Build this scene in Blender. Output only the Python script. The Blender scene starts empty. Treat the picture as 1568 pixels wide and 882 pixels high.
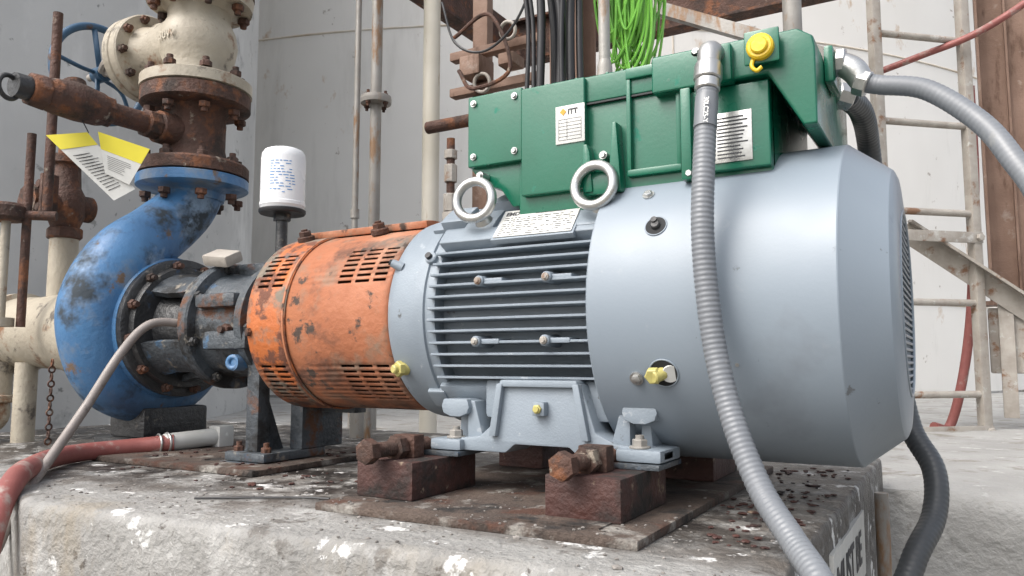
import bpy, bmesh, math, random
from mathutils import Vector, Matrix, noise
random.seed(7)
R_=math.radians
H=0.95
YM,ZM=1.378,.094
sc=bpy.context.scene
groups={}
# ---------------------------------------------------------------- materials
def pmat(name,c1,c2=None,scale=6,rough=.5,metal=0,patches=(),bump=.1,bscale=80,rvar=.12,stretch=(1,1,1),coat=0):
    m=bpy.data.materials.new(name); m.use_nodes=True
    nt=m.node_tree; N=nt.nodes; L=nt.links
    b=N['Principled BSDF']
    tc=N.new('ShaderNodeTexCoord')
    def nz(s,st=(1,1,1),det=3,ro=.6,off=0):
        mp=N.new('ShaderNodeMapping'); mp.inputs['Scale'].default_value=st; mp.inputs['Location'].default_value=(off,off*.7,off*1.3)
        L.new(tc.outputs['Object'],mp.inputs['Vector'])
        n=N.new('ShaderNodeTexNoise'); n.inputs['Scale'].default_value=s; n.inputs['Detail'].default_value=det; n.inputs['Roughness'].default_value=ro
        L.new(mp.outputs[0],n.inputs['Vector']); return n.outputs['Fac']
    def ramp(f,a,bb):
        r=N.new('ShaderNodeMapRange'); r.inputs[1].default_value=a; r.inputs[2].default_value=bb; r.clamp=True
        L.new(f,r.inputs[0]); return r.outputs[0]
    def mix(f,a,c):
        x=N.new('ShaderNodeMix'); x.data_type='RGBA'; L.new(f,x.inputs[0])
        if hasattr(a,'node'): L.new(a,x.inputs[6])
        else: x.inputs[6].default_value=(*a,1)
        if hasattr(c,'node'): L.new(c,x.inputs[7])
        else: x.inputs[7].default_value=(*c,1)
        return x.outputs[2]
    if c2 is None: c2=tuple(v*.82 for v in c1)
    base=nz(scale,stretch)
    col=mix(ramp(base,.35,.65),c1,c2)
    rr=N.new('ShaderNodeMapRange'); rr.inputs[3].default_value=max(.03,rough-rvar); rr.inputs[4].default_value=min(1,rough+rvar)
    rr.inputs[1].default_value=.3; rr.inputs[2].default_value=.7
    L.new(base,rr.inputs[0]); rout=rr.outputs[0]
    off=11
    for p in patches:
        pc,th,ps,sharp=p[:4]; st=p[4] if len(p)>4 else (1,1,1)
        f=ramp(nz(ps,st,5,.65,off),th,th+sharp); off+=7
        if len(p)>5:   # spatial limit (axis, lo, hi)
            ax,lo,hi=p[5]
            sx=N.new('ShaderNodeSeparateXYZ'); L.new(tc.outputs['Object'],sx.inputs[0])
            wob=N.new('ShaderNodeMath'); wob.operation='MULTIPLY_ADD'; L.new(nz(p[6] if len(p)>6 else 6,(1,1,1),4,.6,off),wob.inputs[0]); wob.inputs[1].default_value=(p[7] if len(p)>7 else .2); L.new(sx.outputs[ax],wob.inputs[2])
            g=ramp(wob.outputs[0],lo,hi)
            mm=N.new('ShaderNodeMath'); mm.operation='MULTIPLY'; L.new(f,mm.inputs[0]); L.new(g,mm.inputs[1]); f=mm.outputs[0]
        col=mix(f,col,pc)
        if metal==0:
            mr=N.new('ShaderNodeMix'); L.new(f,mr.inputs[0]); L.new(rout,mr.inputs[2]); mr.inputs[3].default_value=p[8] if len(p)>8 else .8; rout=mr.outputs[0]
    L.new(col,b.inputs['Base Color']); L.new(rout,b.inputs['Roughness'])
    b.inputs['Metallic'].default_value=metal
    b.inputs['Coat Weight'].default_value=coat
    if bump:
        bn=N.new('ShaderNodeBump'); bn.inputs['Strength'].default_value=bump; bn.inputs['Distance'].default_value=.01
        L.new(nz(bscale,off=5,det=4),bn.inputs['Height']); L.new(bn.outputs[0],b.inputs['Normal'])
    return m
RUSTP=[((.18,.068,.028),.52,14,.12),((.035,.022,.017),.54,9,.1),((.25,.21,.165),.63,20,.08)]
M={}
M['grey']=pmat('grey_enamel',(.225,.265,.305),(.205,.243,.282),3,.38,patches=[((.13,.14,.15),.70,26,.04),((.29,.32,.35),.66,12,.12),((.175,.20,.228),.60,4,.15)],bump=.03,bscale=160)
M['cast']=pmat('grey_cast_enamel',(.235,.275,.313),(.195,.23,.265),7,.42,patches=[((.08,.08,.08),.67,22,.06),((.32,.35,.38),.64,30,.05)],bump=.13,bscale=260)
M['shadein']=pmat('cavity_shade_paint',(.012,.013,.014),rough=.8)  # near-black colour painting the shade inside openings that are not modelled
M['green']=pmat('green_enamel',(.003,.118,.066),(.0025,.098,.053),5,.30,patches=[((.010,.155,.10),.64,25,.06),((.08,.14,.11),.70,12,.05)],bump=.04,bscale=140,coat=.15)
M['orange']=pmat('orange_paint_weathered',(.40,.150,.070),(.31,.105,.046),5,.62,
   patches=[((.42,.245,.165),.48,5,.25),((.15,.062,.035),.53,8,.12),((.24,.15,.10),.54,11,.15),((.14,.115,.092),.57,5,.10),((.055,.037,.028),.58,18,.06),((.035,.03,.026),.38,10,.2,(1,1,1),(2,.10,-.10),8,.14)],bump=.3,bscale=60)
M['orange_b']=pmat('orange_paint_bright',(.46,.130,.034),(.35,.095,.028),5,.58,
   patches=[((.18,.15,.115),.47,8,.1),((.135,.05,.028),.51,14,.06),((.09,.085,.08),.56,5,.06),((.035,.03,.026),.38,10,.2,(1,1,1),(2,.10,-.10),8,.14)],bump=.3,bscale=60)
M['blue']=pmat('blue_pump_paint',(.065,.180,.35),(.045,.13,.27),7,.40,
   patches=[((.20,.215,.22),.54,5,.16),((.15,.10,.065),.61,11,.06),((.025,.035,.045),.56,5,.10),((.20,.28,.38),.60,9,.12),((.018,.02,.022),.38,7,.15,(1,1,1),(2,.04,-.12),5,.18)],bump=.2,bscale=60)
M['bluedirty']=pmat('blue_grey_dirty_cast',(.075,.088,.10),(.043,.05,.057),8,.5,
   patches=[((.05,.11,.19),.58,7,.06),((.018,.018,.018),.53,10,.1),((.22,.195,.16),.60,15,.08),((.11,.047,.024),.57,9,.08)],bump=.5,bscale=60)
M['blackcast']=pmat('black_oily_cast',(.02,.021,.023),(.04,.04,.04),10,.4,patches=[((.04,.09,.17),.62,9,.08),((.17,.155,.13),.62,18,.08)],bump=.4,bscale=60)
M['cream']=pmat('cream_pipe_paint',(.42,.375,.295),(.34,.30,.235),8,.5,patches=[((.20,.10,.05),.57,9,.1),((.11,.095,.08),.59,14,.1)],bump=.3,bscale=60)
M['creamw']=pmat('cream_pipe_paint_clean',(.60,.565,.485),(.51,.475,.39),3,.5,patches=[((.3,.2,.1),.62,7,.12,(3,3,.6))],bump=.1,bscale=60)
M['rust']=pmat('rusty_steel',(.09,.040,.026),(.052,.028,.02),12,.75,patches=RUSTP,bump=.6,bscale=90)
M['rustblk']=pmat('rusty_riser_paint',(.075,.028,.021),(.043,.020,.017),10,.65,patches=[((.018,.015,.013),.50,9,.12),((.24,.18,.13),.64,25,.06)],bump=.5,bscale=80)
M['rustpl']=pmat('rusty_plate_dusty',(.095,.068,.053),(.048,.035,.028),9,.8,patches=[((.26,.245,.22),.54,12,.12),((.07,.03,.018),.55,11,.1),((.018,.015,.013),.55,8,.08),((.6,.6,.58),.70,45,.04)],bump=.7,bscale=90)
M['ruststr']=pmat('rust_brown_structure',(.23,.145,.105),(.17,.105,.075),4,.75,patches=[((.10,.055,.035),.56,6,.1,(2,2,.5)),((.3,.24,.2),.62,9,.1)],bump=.3,bscale=60)
M['zinc']=pmat('zinc_plated',(.55,.55,.53),(.42,.42,.41),20,.33,metal=.85,bump=.1)
M['zincd']=pmat('galvanised_weathered',(.37,.34,.30),(.28,.25,.215),12,.6,metal=.0,patches=[((.20,.11,.065),.57,9,.08),((.48,.47,.44),.6,18,.1)],bump=.2)
M['galv']=pmat('galvanised_pipe',(.31,.295,.27),(.23,.215,.195),6,.5,metal=.1,patches=[((.22,.13,.07),.53,8,.1,(2,2,.7))],bump=.15)
M['cond']=pmat('grey_pvc_conduit',(.17,.18,.193),(.145,.155,.168),6,.42,bump=.05,patches=[((.25,.25,.24),.62,12,.1)])
M['condb']=pmat('dark_pvc_conduit',(.055,.059,.063),(.04,.043,.046),6,.45,bump=.05)
M['black']=pmat('black_rubber',(.018,.018,.02),rough=.5,bump=0)
M['yellow']=pmat('yellow_plastic',(.72,.49,.02),(.64,.42,.02),12,.35)
M['yellowd']=pmat('yellow_plug',(.48,.43,.15),(.37,.32,.10),20,.45)
M['white']=pmat('white_paint',(.70,.71,.72),(.66,.67,.68),5,.3,bump=.02)
M['label']=pmat('label_stock',(.58,.58,.555),(.52,.52,.49),15,.4,bump=0)
M['ink']=pmat('label_ink',(.05,.05,.055),rough=.6,bump=0)
M['inkblue']=pmat('label_ink_blue',(.08,.25,.55),rough=.6,bump=0)
M['inko']=pmat('label_ink_orange',(.8,.35,.04),rough=.6,bump=0)
M['tagy']=pmat('tag_yellow',(.72,.62,.03),rough=.5,bump=0)
M['redhose']=pmat('red_hose_rubber',(.29,.095,.082),(.22,.07,.062),8,.55,patches=[((.32,.26,.23),.56,12,.1)],bump=.1)
M['tan']=pmat('grey_tan_tube',(.26,.23,.21),(.20,.175,.16),9,.5,patches=[((.12,.105,.095),.57,20,.1)])
M['greenw']=pmat('green_wire_jacket',(.18,.46,.06),(.13,.37,.04),20,.4,bump=0)
M['tank']=pmat('tank_paint_light',(.76,.74,.70),(.71,.69,.65),.8,.6,patches=[((.62,.60,.56),.56,1.4,.2,(2,2,.4)),((.46,.32,.20),.63,2.2,.08,(1,1,.6)),((.40,.36,.32),.67,7,.04)],bump=.05,bscale=12)
M['tankg']=pmat('tank_concrete_grey',(.52,.52,.505),(.44,.44,.43),1.6,.75,patches=[((.62,.62,.605),.56,3,.15,(1,1,.4)),((.32,.32,.315),.60,5,.1),((.25,.25,.24),.65,14,.05)],bump=.15,bscale=30)
M['seam']=pmat('weld_seam',(.64,.60,.53),(.52,.44,.34),3,.6,patches=[((.36,.20,.10),.60,4,.1)])
PADP=[((.37,.365,.35),.52,9,.12),((.14,.13,.118),.59,14,.06),((.09,.08,.072),.63,30,.05)]
M['conc']=pmat('pad_concrete',(.285,.28,.265),(.215,.21,.198),7,.85,patches=PADP+[
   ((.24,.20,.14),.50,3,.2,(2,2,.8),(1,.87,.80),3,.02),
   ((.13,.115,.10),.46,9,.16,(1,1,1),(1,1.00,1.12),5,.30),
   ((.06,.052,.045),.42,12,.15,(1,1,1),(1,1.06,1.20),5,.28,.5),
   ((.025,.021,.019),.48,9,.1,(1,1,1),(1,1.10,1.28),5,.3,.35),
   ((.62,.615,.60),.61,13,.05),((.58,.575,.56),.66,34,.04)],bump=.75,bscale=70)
M['conc2']=pmat('slab_concrete',(.36,.355,.34),(.285,.28,.265),3,.85,patches=[((.20,.18,.15),.55,7,.1),((.46,.455,.435),.6,12,.1)],bump=1,bscale=30)
M['gravel']=pmat('ground_gravel',(.23,.215,.19),(.15,.14,.12),25,.95,patches=[((.32,.30,.27),.58,40,.05)],bump=1,bscale=60)
M['stone']=pmat('pebbles',(.26,.24,.22),(.12,.11,.10),30,.9,bump=.2)
M['steelpl']=pmat('brushed_nameplate',(.55,.55,.53),(.45,.45,.43),20,.3,metal=.8,bump=.05)
# ---------------------------------------------------------------- geometry primitives -> (verts, faces)
def frame(ax):
    ax=Vector(ax).normalized()
    t=Vector((0,0,1)) if abs(ax.z)<.9 else Vector((1,0,0))
    u=ax.cross(t).normalized(); return ax,u,ax.cross(u).normalized()
def lathe(o,axis,prof,seg=48,phase=0):
    ax,u,v=frame(axis); o=Vector(o); V=[];F=[]
    for t,r in prof:
        for i in range(seg):
            a=2*math.pi*i/seg+phase
            V.append(o+ax*t+(u*math.cos(a)+v*math.sin(a))*max(r,1e-5))
    n=len(prof)
    for j in range(n-1):
        for i in range(seg):
            k=(i+1)%seg
            F.append((j*seg+i,(j+1)*seg+i,(j+1)*seg+k,j*seg+k))
    if prof[0][1]>1e-4: F.append(tuple(range(seg)))
    if prof[-1][1]>1e-4: F.append(tuple(reversed(range((n-1)*seg,n*seg))))
    return V,F
def cyl(p0,p1,r0,r1=None,seg=24,ch=0,phase=0):
    p0=Vector(p0);p1=Vector(p1);l=(p1-p0).length;r1=r0 if r1 is None else r1
    if ch: pr=[(0,r0-ch),(ch,r0),(l-ch,r1),(l,r1-ch)]
    else: pr=[(0,r0),(l,r1)]
    return lathe(p0,p1-p0,pr,seg,phase)
def bmout(bm):
    bm.verts.index_update(); V=[v.co.copy() for v in bm.verts]; F=[tuple(v.index for v in f.verts) for f in bm.faces]; bm.free(); return V,F
def prism(poly,ax,a0,a1,b=0,seg=2):
    bm=bmesh.new()
    def P(p,a):
        return {'y':(p[0],a,p[1]),'x':(a,p[0],p[1]),'z':(p[0],p[1],a)}[ax]
    A=[bm.verts.new(P(p,a0)) for p in poly]; B=[bm.verts.new(P(p,a1)) for p in poly]
    n=len(poly)
    bm.faces.new(A); bm.faces.new(list(reversed(B)))
    for i in range(n): bm.faces.new((A[i],B[i],B[(i+1)%n],A[(i+1)%n]))
    bmesh.ops.recalc_face_normals(bm,faces=bm.faces)
    if b:
        es=[e for e in bm.edges if len(e.link_faces)==2 and e.calc_face_angle(0)>.5]
        bmesh.ops.bevel(bm,geom=es,offset=b,segments=seg,affect='EDGES',profile=.6)
    return bmout(bm)
def box(x0,x1,y0,y1,z0,z1,b=0,seg=2): return prism([(x0,z0),(x1,z0),(x1,z1),(x0,z1)],'y',y0,y1,b,seg)
def xf(part,mat): return [mat@Vector(v) for v in part[0]],part[1]
def obox(c,size,xd,yd,b=0):
    xd=Vector(xd).normalized(); yd=Vector(yd); yd=(yd-xd*yd.dot(xd)).normalized(); zd=xd.cross(yd)
    p=box(-size[0]/2,size[0]/2,-size[1]/2,size[1]/2,-size[2]/2,size[2]/2,b)
    m=Matrix((xd,yd,zd)).transposed().to_4x4(); m.translation=Vector(c)
    return xf(p,m)
def sample(pts,n):
    P=[Vector(p) for p in pts]; P=[P[0]*2-P[1]]+P+[P[-1]*2-P[-2]]; out=[];ts=[]
    for i in range(1,len(P)-2):
        for k in range(n):
            t=k/n; a,b,c,d=P[i-1],P[i],P[i+1],P[i+2]
            out.append(.5*((2*b)+(c-a)*t+(2*a-5*b+4*c-d)*t*t+(3*b-a-3*c+d)*t**3)); ts.append(i-1+t)
    out.append(P[-2]); ts.append(len(P)-3); return out,ts
def sweep(pts,rad,seg=12,n=8,rib=None,flat=1):
    S,T=sample(pts,n)
    if rib:
        L=[0]
        for i in range(1,len(S)): L.append(L[-1]+(S[i]-S[i-1]).length)
        step=rib[0]/4; m=int(L[-1]/step); Q=[];QT=[];j=0
        for k in range(m+1):
            d=k*step
            while j<len(L)-2 and L[j+1]<d: j+=1
            f=(d-L[j])/max(1e-9,L[j+1]-L[j]); Q.append(S[j].lerp(S[j+1],f)); QT.append(T[j]+(T[j+1]-T[j])*f)
        S,T=Q,QT
    V=[];F=[];u=None
    for i,p in enumerate(S):
        t=(S[min(i+1,len(S)-1)]-S[max(i-1,0)]).normalized()
        if u is None: _,u,_v=frame(t)
        u=(u-t*u.dot(t)).normalized(); v=t.cross(u)
        if isinstance(rad,(list,tuple)):
            k=min(int(T[i]),len(rad)-2); f=T[i]-k; f=f*f*(3-2*f); r=rad[k]*(1-f)+rad[k+1]*f
        else: r=rad
        if rib: r+=rib[1]*(1,.3,-1,.3)[i%4]
        for s in range(seg):
            a=2*math.pi*s/seg; V.append(p+(u*math.cos(a)+v*math.sin(a)*flat)*r)
    m=len(S)
    for i in range(m-1):
        for s in range(seg):
            k=(s+1)%seg; F.append((i*seg+s,i*seg+k,(i+1)*seg+k,(i+1)*seg+s))
    F.append(tuple(reversed(range(seg)))); F.append(tuple(range((m-1)*seg,m*seg)))
    return V,F
def torus(c,nrm,R,r,seg=48,rs=12):
    ax,u,v=frame(nrm); c=Vector(c); V=[];F=[]
    for i in range(seg):
        a=2*math.pi*i/seg; d=u*math.cos(a)+v*math.sin(a)
        for j in range(rs):
            b=2*math.pi*j/rs; V.append(c+d*(R+r*math.cos(b))+ax*r*math.sin(b))
    for i in range(seg):
        for j in range(rs):
            a=(i+1)%seg;b=(j+1)%rs; F.append((i*rs+j,a*rs+j,a*rs+b,i*rs+b))
    return V,F
def nut(p,ax,r,h,stud=0,sr=None):
    p=Vector(p);a=Vector(ax).normalized(); ph=random.random()
    L=[lathe(p,a,[(0,r),(h*.85,r),(h,r*.86)],6,ph)]
    if stud: L.append(cyl(p,p+a*(h+stud),sr or r*.55,seg=10))
    return L
def ringnuts(c,ax,R,n,r,h,stud=0,ph=0,both=False,gap=0):
    a,u,v=frame(ax); c=Vector(c);L=[]
    for i in range(n):
        t=2*math.pi*i/n+ph; q=c+(u*math.cos(t)+v*math.sin(t))*R
        L+=nut(q,a,r,h,stud)
        if both: L+=nut(q-a*gap,-a,r,h,stud)
    return L
def make(name,parts,mat,grp,ang=38):
    if isinstance(parts,tuple): parts=[parts]
    V=[];F=[]
    for v,f in parts:
        o=len(V); V+=[tuple(x) for x in v]; F+=[tuple(i+o for i in g) for g in f]
    me=bpy.data.meshes.new(name); me.from_pydata(V,[],F); me.validate()
    bm=bmesh.new(); bm.from_mesh(me); bmesh.ops.recalc_face_normals(bm,faces=bm.faces); bm.to_mesh(me); bm.free()
    me.materials.append(M[mat] if isinstance(mat,str) else mat)
    me.shade_smooth(); me.set_sharp_from_angle(angle=R_(ang))
    ob=bpy.data.objects.new(name,me); sc.collection.objects.link(ob)
    groups.setdefault(grp,[]).append(ob); return ob
def text(body,size,o,xd,yd,mat,grp,bold=0):
    cu=bpy.data.curves.new('t','FONT'); cu.body=body; cu.size=size; cu.extrude=.0002; cu.offset=bold
    ob=bpy.data.objects.new('t',cu); sc.collection.objects.link(ob); bpy.context.view_layer.update()
    me=bpy.data.meshes.new_from_object(ob.evaluated_get(bpy.context.evaluated_depsgraph_get()))
    bpy.data.objects.remove(ob)
    xd=Vector(xd).normalized(); yd=Vector(yd).normalized(); z=xd.cross(yd)
    m=Matrix((xd,yd,z)).transposed().to_4x4(); m.translation=Vector(o); me.transform(m)
    me.materials.clear(); me.materials.append(M[mat])
    ob=bpy.data.objects.new('lettering',me); sc.collection.objects.link(ob); groups.setdefault(grp,[]).append(ob)
def pol(phi,r,x=None):
    a=R_(phi); y=YM-r*math.cos(a); z=ZM+r*math.sin(a)
    return Vector((x,y,z)) if x is not None else (y,z)
def nrm(phi): return Vector((0,-math.cos(R_(phi)),math.sin(R_(phi))))
# ================================================================ MOTOR
g='electric_motor'; O=(0,YM,ZM); AX=(1,0,0)
make('fan_cover',[lathe(O,AX,[(-.512,.19),(-.512,.257),(-.509,.26),(-.30,.2605),(-.1395,.2605),(-.1375,.2595),(-.136,.2575),(-.078,.213),(-.0755,.209),(-.072,.2),(-.068,.155),(-.069,.146),(-.078,.144),(-.078,.14)],128)],'grey',g,17)
make('fan_shade_disc',[lathe((-.092,YM,ZM),AX,[(0,.143),(.002,.143)],48)],'shadein',g)  # flat disc behind the grille, interior shade painted as near-black colour
bars=[]
for i in range(-13,14):
    z=i*.0105; w=math.sqrt(max(0,.143**2-z*z))
    bars.append(cyl((-.071,YM-w,ZM+z),(-.071,YM+w,ZM+z),.0024,seg=6))
    bars.append(cyl((-.0745,YM+z,ZM-w),(-.0745,YM+z,ZM+w),.0018,seg=6))
make('fan_grille',bars+[torus((-.069,YM,ZM),AX,.146,.003,96,8)],'grey',g)
make('end_bell',[lathe(O,AX,[(-.985,.05),(-.985,.10),(-.97,.14),(-.965,.185),(-.96,.198),(-.95,.206),(-.935,.209),(-.885,.212),(-.883,.2185),(-.862,.2185),(-.860,.214),(-.838,.214),(-.834,.19),(-.50,.19)],96)],'cast',g,30)
fins=[]
for i in range(12):
    zo=-.121+i*.0209
    for s in (1,-1):
        def yy(r,z): return math.sqrt(r*r-z*z)
        t=.0028
        yi=yy(.185,zo) if abs(zo)<.18 else 0; yo=yy(.229,zo)
        poly=[(YM-s*yi,ZM+zo-t*1.5),(YM-s*yo,ZM+zo-t*.8),(YM-s*yo,ZM+zo+t*.8),(YM-s*yi,ZM+zo+t*1.5)]
        fins.append(prism(poly,'x',-.845,-.508,.0008,1))
make('cooling_fins',fins,'cast',g)
def arcpoly(a0,a1,r0,r1,n=24):
    P=[pol(a0+(a1-a0)*i/n,r1) for i in range(n+1)]; P+=[pol(a1+(a0-a1)*i/n,r0) for i in range(n+1)]; return P
make('frame_shoulder',[prism(arcpoly(36,144,.17,.226),'x',-.852,-.509,.003),prism(arcpoly(-38,-142,.17,.224),'x',-.852,-.509,.003),
   prism(arcpoly(40,76,.2,.235),'x',-.80,-.735,.004),prism(arcpoly(36,74,.2,.238),'x',-.56,-.509,.004),prism(arcpoly(33,41,.2,.236),'x',-.84,-.51,.003)],'cast',g,30)
bs=[];hx=[]
for x,z in ((-.733,.144),(-.598,.144),(-.739,.037),(-.602,.037)):
    bs+=[cyl((x,1.20,z),(x,1.149,z),.0115,.0095,seg=20,ch=.0015),box(x,x+.045,1.155,1.2,z-.0045,z+.0045,.002)]
    hx+=[cyl((x,1.15,z),(x,1.1445,z),.0068,seg=16,ch=.001)]; hx+=nut((x,1.145,z),(0,-1,0),.0045,.003)
make('fin_bosses',bs,'cast',g); make('fin_screws',hx,'zincd',g)
ey=[];rad=nrm(46)
for x,nr in ((-.762,(.15,-1,.08)),(-.522,(-.02,-1,.12))):
    c=Vector((x,YM,ZM))+rad*.284
    ey+=[torus(c,nr,.0355,.0088,56,16),cyl(Vector((x,YM,ZM))+rad*.226,Vector((x,YM,ZM))+rad*.250,.020,.013,seg=24,ch=.002)]
make('lifting_eyes',ey,'zinc',g)
make('eye_bosses',[cyl(Vector((x,YM,ZM))+rad*.2,Vector((x,YM,ZM))+rad*.233,.034,.027,seg=28,ch=.003) for x in (-.762,-.522)]+[prism(arcpoly(56,95,.2,.252,8),'x',x-.03,x+.03,.008) for x in (-.735,-.50)]+[prism(arcpoly(46,60,.2,.243,8),'x',-.86,-.80,.006)],'cast',g,30)
n43=nrm(41); up43=Vector((0,math.sin(R_(41)),math.cos(R_(41))))
npc=Vector((-.640,YM,ZM))+n43*.2375
make('nameplate_pad',obox(npc-n43*.006,(.165,.082,.012),(1,0,0),up43,.002),'cast',g)
make('nameplate',obox(npc+n43*.0015,(.156,.073,.0015),(1,0,0),up43,.0004),'label',g)
q=npc+n43*.0028
text('EMD™',.014,q+Vector((-.072,0,0))+up43*.021,(1,0,0),up43,'ink',g,.0004)
ln=[]
for i in range(9):
    x=-.07
    while x<.066:
        w=random.uniform(.004,.014)
        if random.random()<.75: ln.append(obox(q+Vector((x+w/2,0,0))+up43*(.014-i*.0058),(w,.0014,.0003),(1,0,0),up43))
        x+=w+.003
for xx in (-.02,-.015): ln.append(obox(q+Vector((.02,0,0))+up43*(.022+(xx+.02)),(.06,.0012,.0003),(1,0,0),up43))
make('nameplate_print',ln,'ink',g)
# feet
foot=[(-.815,-.156),(-.69,-.156),(-.672,-.141),(-.568,-.141),(-.55,-.156),(-.405,-.156),(-.405,-.137),(-.485,-.131),(-.52,-.115),(-.545,-.036),(-.700,-.036),(-.722,-.112),(-.745,-.13),(-.815,-.137)]
fp=[]
for s in (1,-1):
    y0,y1=(1.172,1.255) if s==1 else (1.50,1.585)
    fp.append(prism(foot,'y',y0,y1,.004))
    if s==1:
        fp.append(prism([(-.718,-.128),(-.702,-.036),(-.690,-.036),(-.704,-.128)],'y',1.160,1.18,.003))
        fp.append(prism([(-.527,-.128),(-.545,-.036),(-.557,-.036),(-.541,-.128)],'y',1.160,1.18,.003))
        fp.append(prism([(-.70,-.042),(-.545,-.042),(-.55,-.030),(-.695,-.030)],'y',1.162,1.20,.003))
    for x,dx in ((-.80,1),(-.447,-1)):
        ya,yb=(1.178,1.29) if s==1 else (1.46,1.58)
        fp+=[prism([(x-.030,-.080),(x-.026,-.066),(x+.026,-.066),(x+.030,-.080),(x+.026,-.092),(x+.010,-.098),(x-.010,-.098),(x-.026,-.092)],'y',ya,yb,.003),
             prism([(x-.010,-.14),(x+.012,-.14),(x+.008,-.09),(x-.006,-.09)],'y',ya+.03,yb-.02,.003),
             prism([(x+dx*.02,-.14),(x+dx*.055,-.14),(x+dx*.035,-.07),(x+dx*.02,-.066)],'y',ya+.012,yb,.003)]
fp.append(box(-.75,-.50,1.20,1.555,-.10,-.03,.01))
fp.append(box(-.630,-.606,1.156,1.18,-.09,-.066,.004))
fp+= [box(-.84,-.775,1.158,1.22,-.156,-.136,.005),box(-.48,-.405,1.158,1.22,-.156,-.136,.005)]
make('mounting_feet',fp,'cast',g,30)
nb=[]
for x in (-.798,-.447): nb+=[cyl((x,1.180,-.136),(x,1.180,-.132),.017,seg=24,ch=.001)]+nut((x,1.180,-.132),(0,0,1),.0125,.011,.006)
make('foot_bolts',nb,'galv',g)
make('ground_plug',nut((-.618,1.156,-.078),(0,-1,0),.008,.005)+[cyl((-.618,1.152,-.078),(-.618,1.148,-.078),.005,seg=12)],'yellowd',g)
def covpt(phi,x,r=.26): return pol(phi,r,x)
A1,A2=27,-25
h1=covpt(A1,-.402,.2605);h2=covpt(A2,-.392,.2605)
make('hole_shade_discs',[cyl(h1-nrm(A1)*.002,h1+nrm(A1)*.0010,.0165,seg=32),cyl(h2-nrm(A2)*.002,h2+nrm(A2)*.0010,.0215,seg=32)],'shadein',g)  # no real openings: discs on the cover, hole shade painted near-black
make('hole_rims',[torus(h1+nrm(A1)*.0002,nrm(A1),.0172,.0012),torus(h2+nrm(A2)*.0002,nrm(A2),.0225,.0013)],'grey',g)
make('hole_plug',[cyl(h1,h1+nrm(A1)*.007,.008,.007,seg=20,ch=.001),cyl(h1+Vector((-.002,0,.008)),h1+Vector((-.002,0,.008))+nrm(A1)*.006,.005,seg=12)],'blackcast',g)
p=h2+Vector((-.012,0,.002))
make('grease_cap',[cyl(h2,p+nrm(A2)*.020,.010,.0105,seg=20,ch=.002)]+nut(p+nrm(A2)*.010,nrm(A2),.0135,.010),'yellowd',g)
make('cap_washer',[cyl(h2+Vector((.010,0,0)),h2+Vector((.012,0,0))+nrm(A2)*.004,.0135,seg=24)],'label',g)
w=covpt(-27,-.437,.2605)
sc1=[cyl(w-nrm(-27)*.003,w+nrm(-27)*.003,.011,seg=24)]+nut(w+nrm(-27)*.003,nrm(-27),.008,.005)
w=covpt(43,-.428,.2605)
sc1+=[cyl(w-nrm(43)*.003,w+nrm(43)*.002,.010,seg=24)]+nut(w+nrm(43)*.002,nrm(43),.007,.005)
for ph,x in ((-22,-.28),(-38,-.30),(-37.4,-.290)):
    w=covpt(ph,x,.26); sc1.append(cyl(w,w+nrm(ph)*.0012,.003,seg=10))
make('cover_screws',sc1,'zinc',g)
BA=-31
e=pol(BA,.205,-.93); d=Vector((-.35,-1,-.05)).normalized()
make('bell_grease_plug',[cyl(e,e+d*.012,.013,seg=20)]+nut(e+d*.012,d,.0155,.011)+[cyl(e+d*.02,e+d*.032,.009,.0085,seg=20,ch=.002)],'yellowd',g)
e2=pol(26,.205,-.935)
make('bell_boss',[cyl(pol(BA,.19,-.93),e+d*.004,.021,.017,seg=24,ch=.002),cyl(e2,e2+Vector((-.02,-.01,.01)),.010,.008,seg=20),cyl(pol(28,.2,-.86),pol(28,.224,-.86),.012,seg=20,ch=.002)],'cast',g)
make('bell_plug',[cyl(pol(28,.222,-.862),pol(28,.231,-.862),.0065,seg=16),cyl(e2,e2+Vector((-.024,-.012,.012)),.006,seg=20)],'black',g)
make('bell_lugs',[prism(arcpoly(a-6,a+6,.19,.227,8),'x',-.885,-.845,.004) for a in (52,-47,128,-133)],'cast',g,30)
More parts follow.
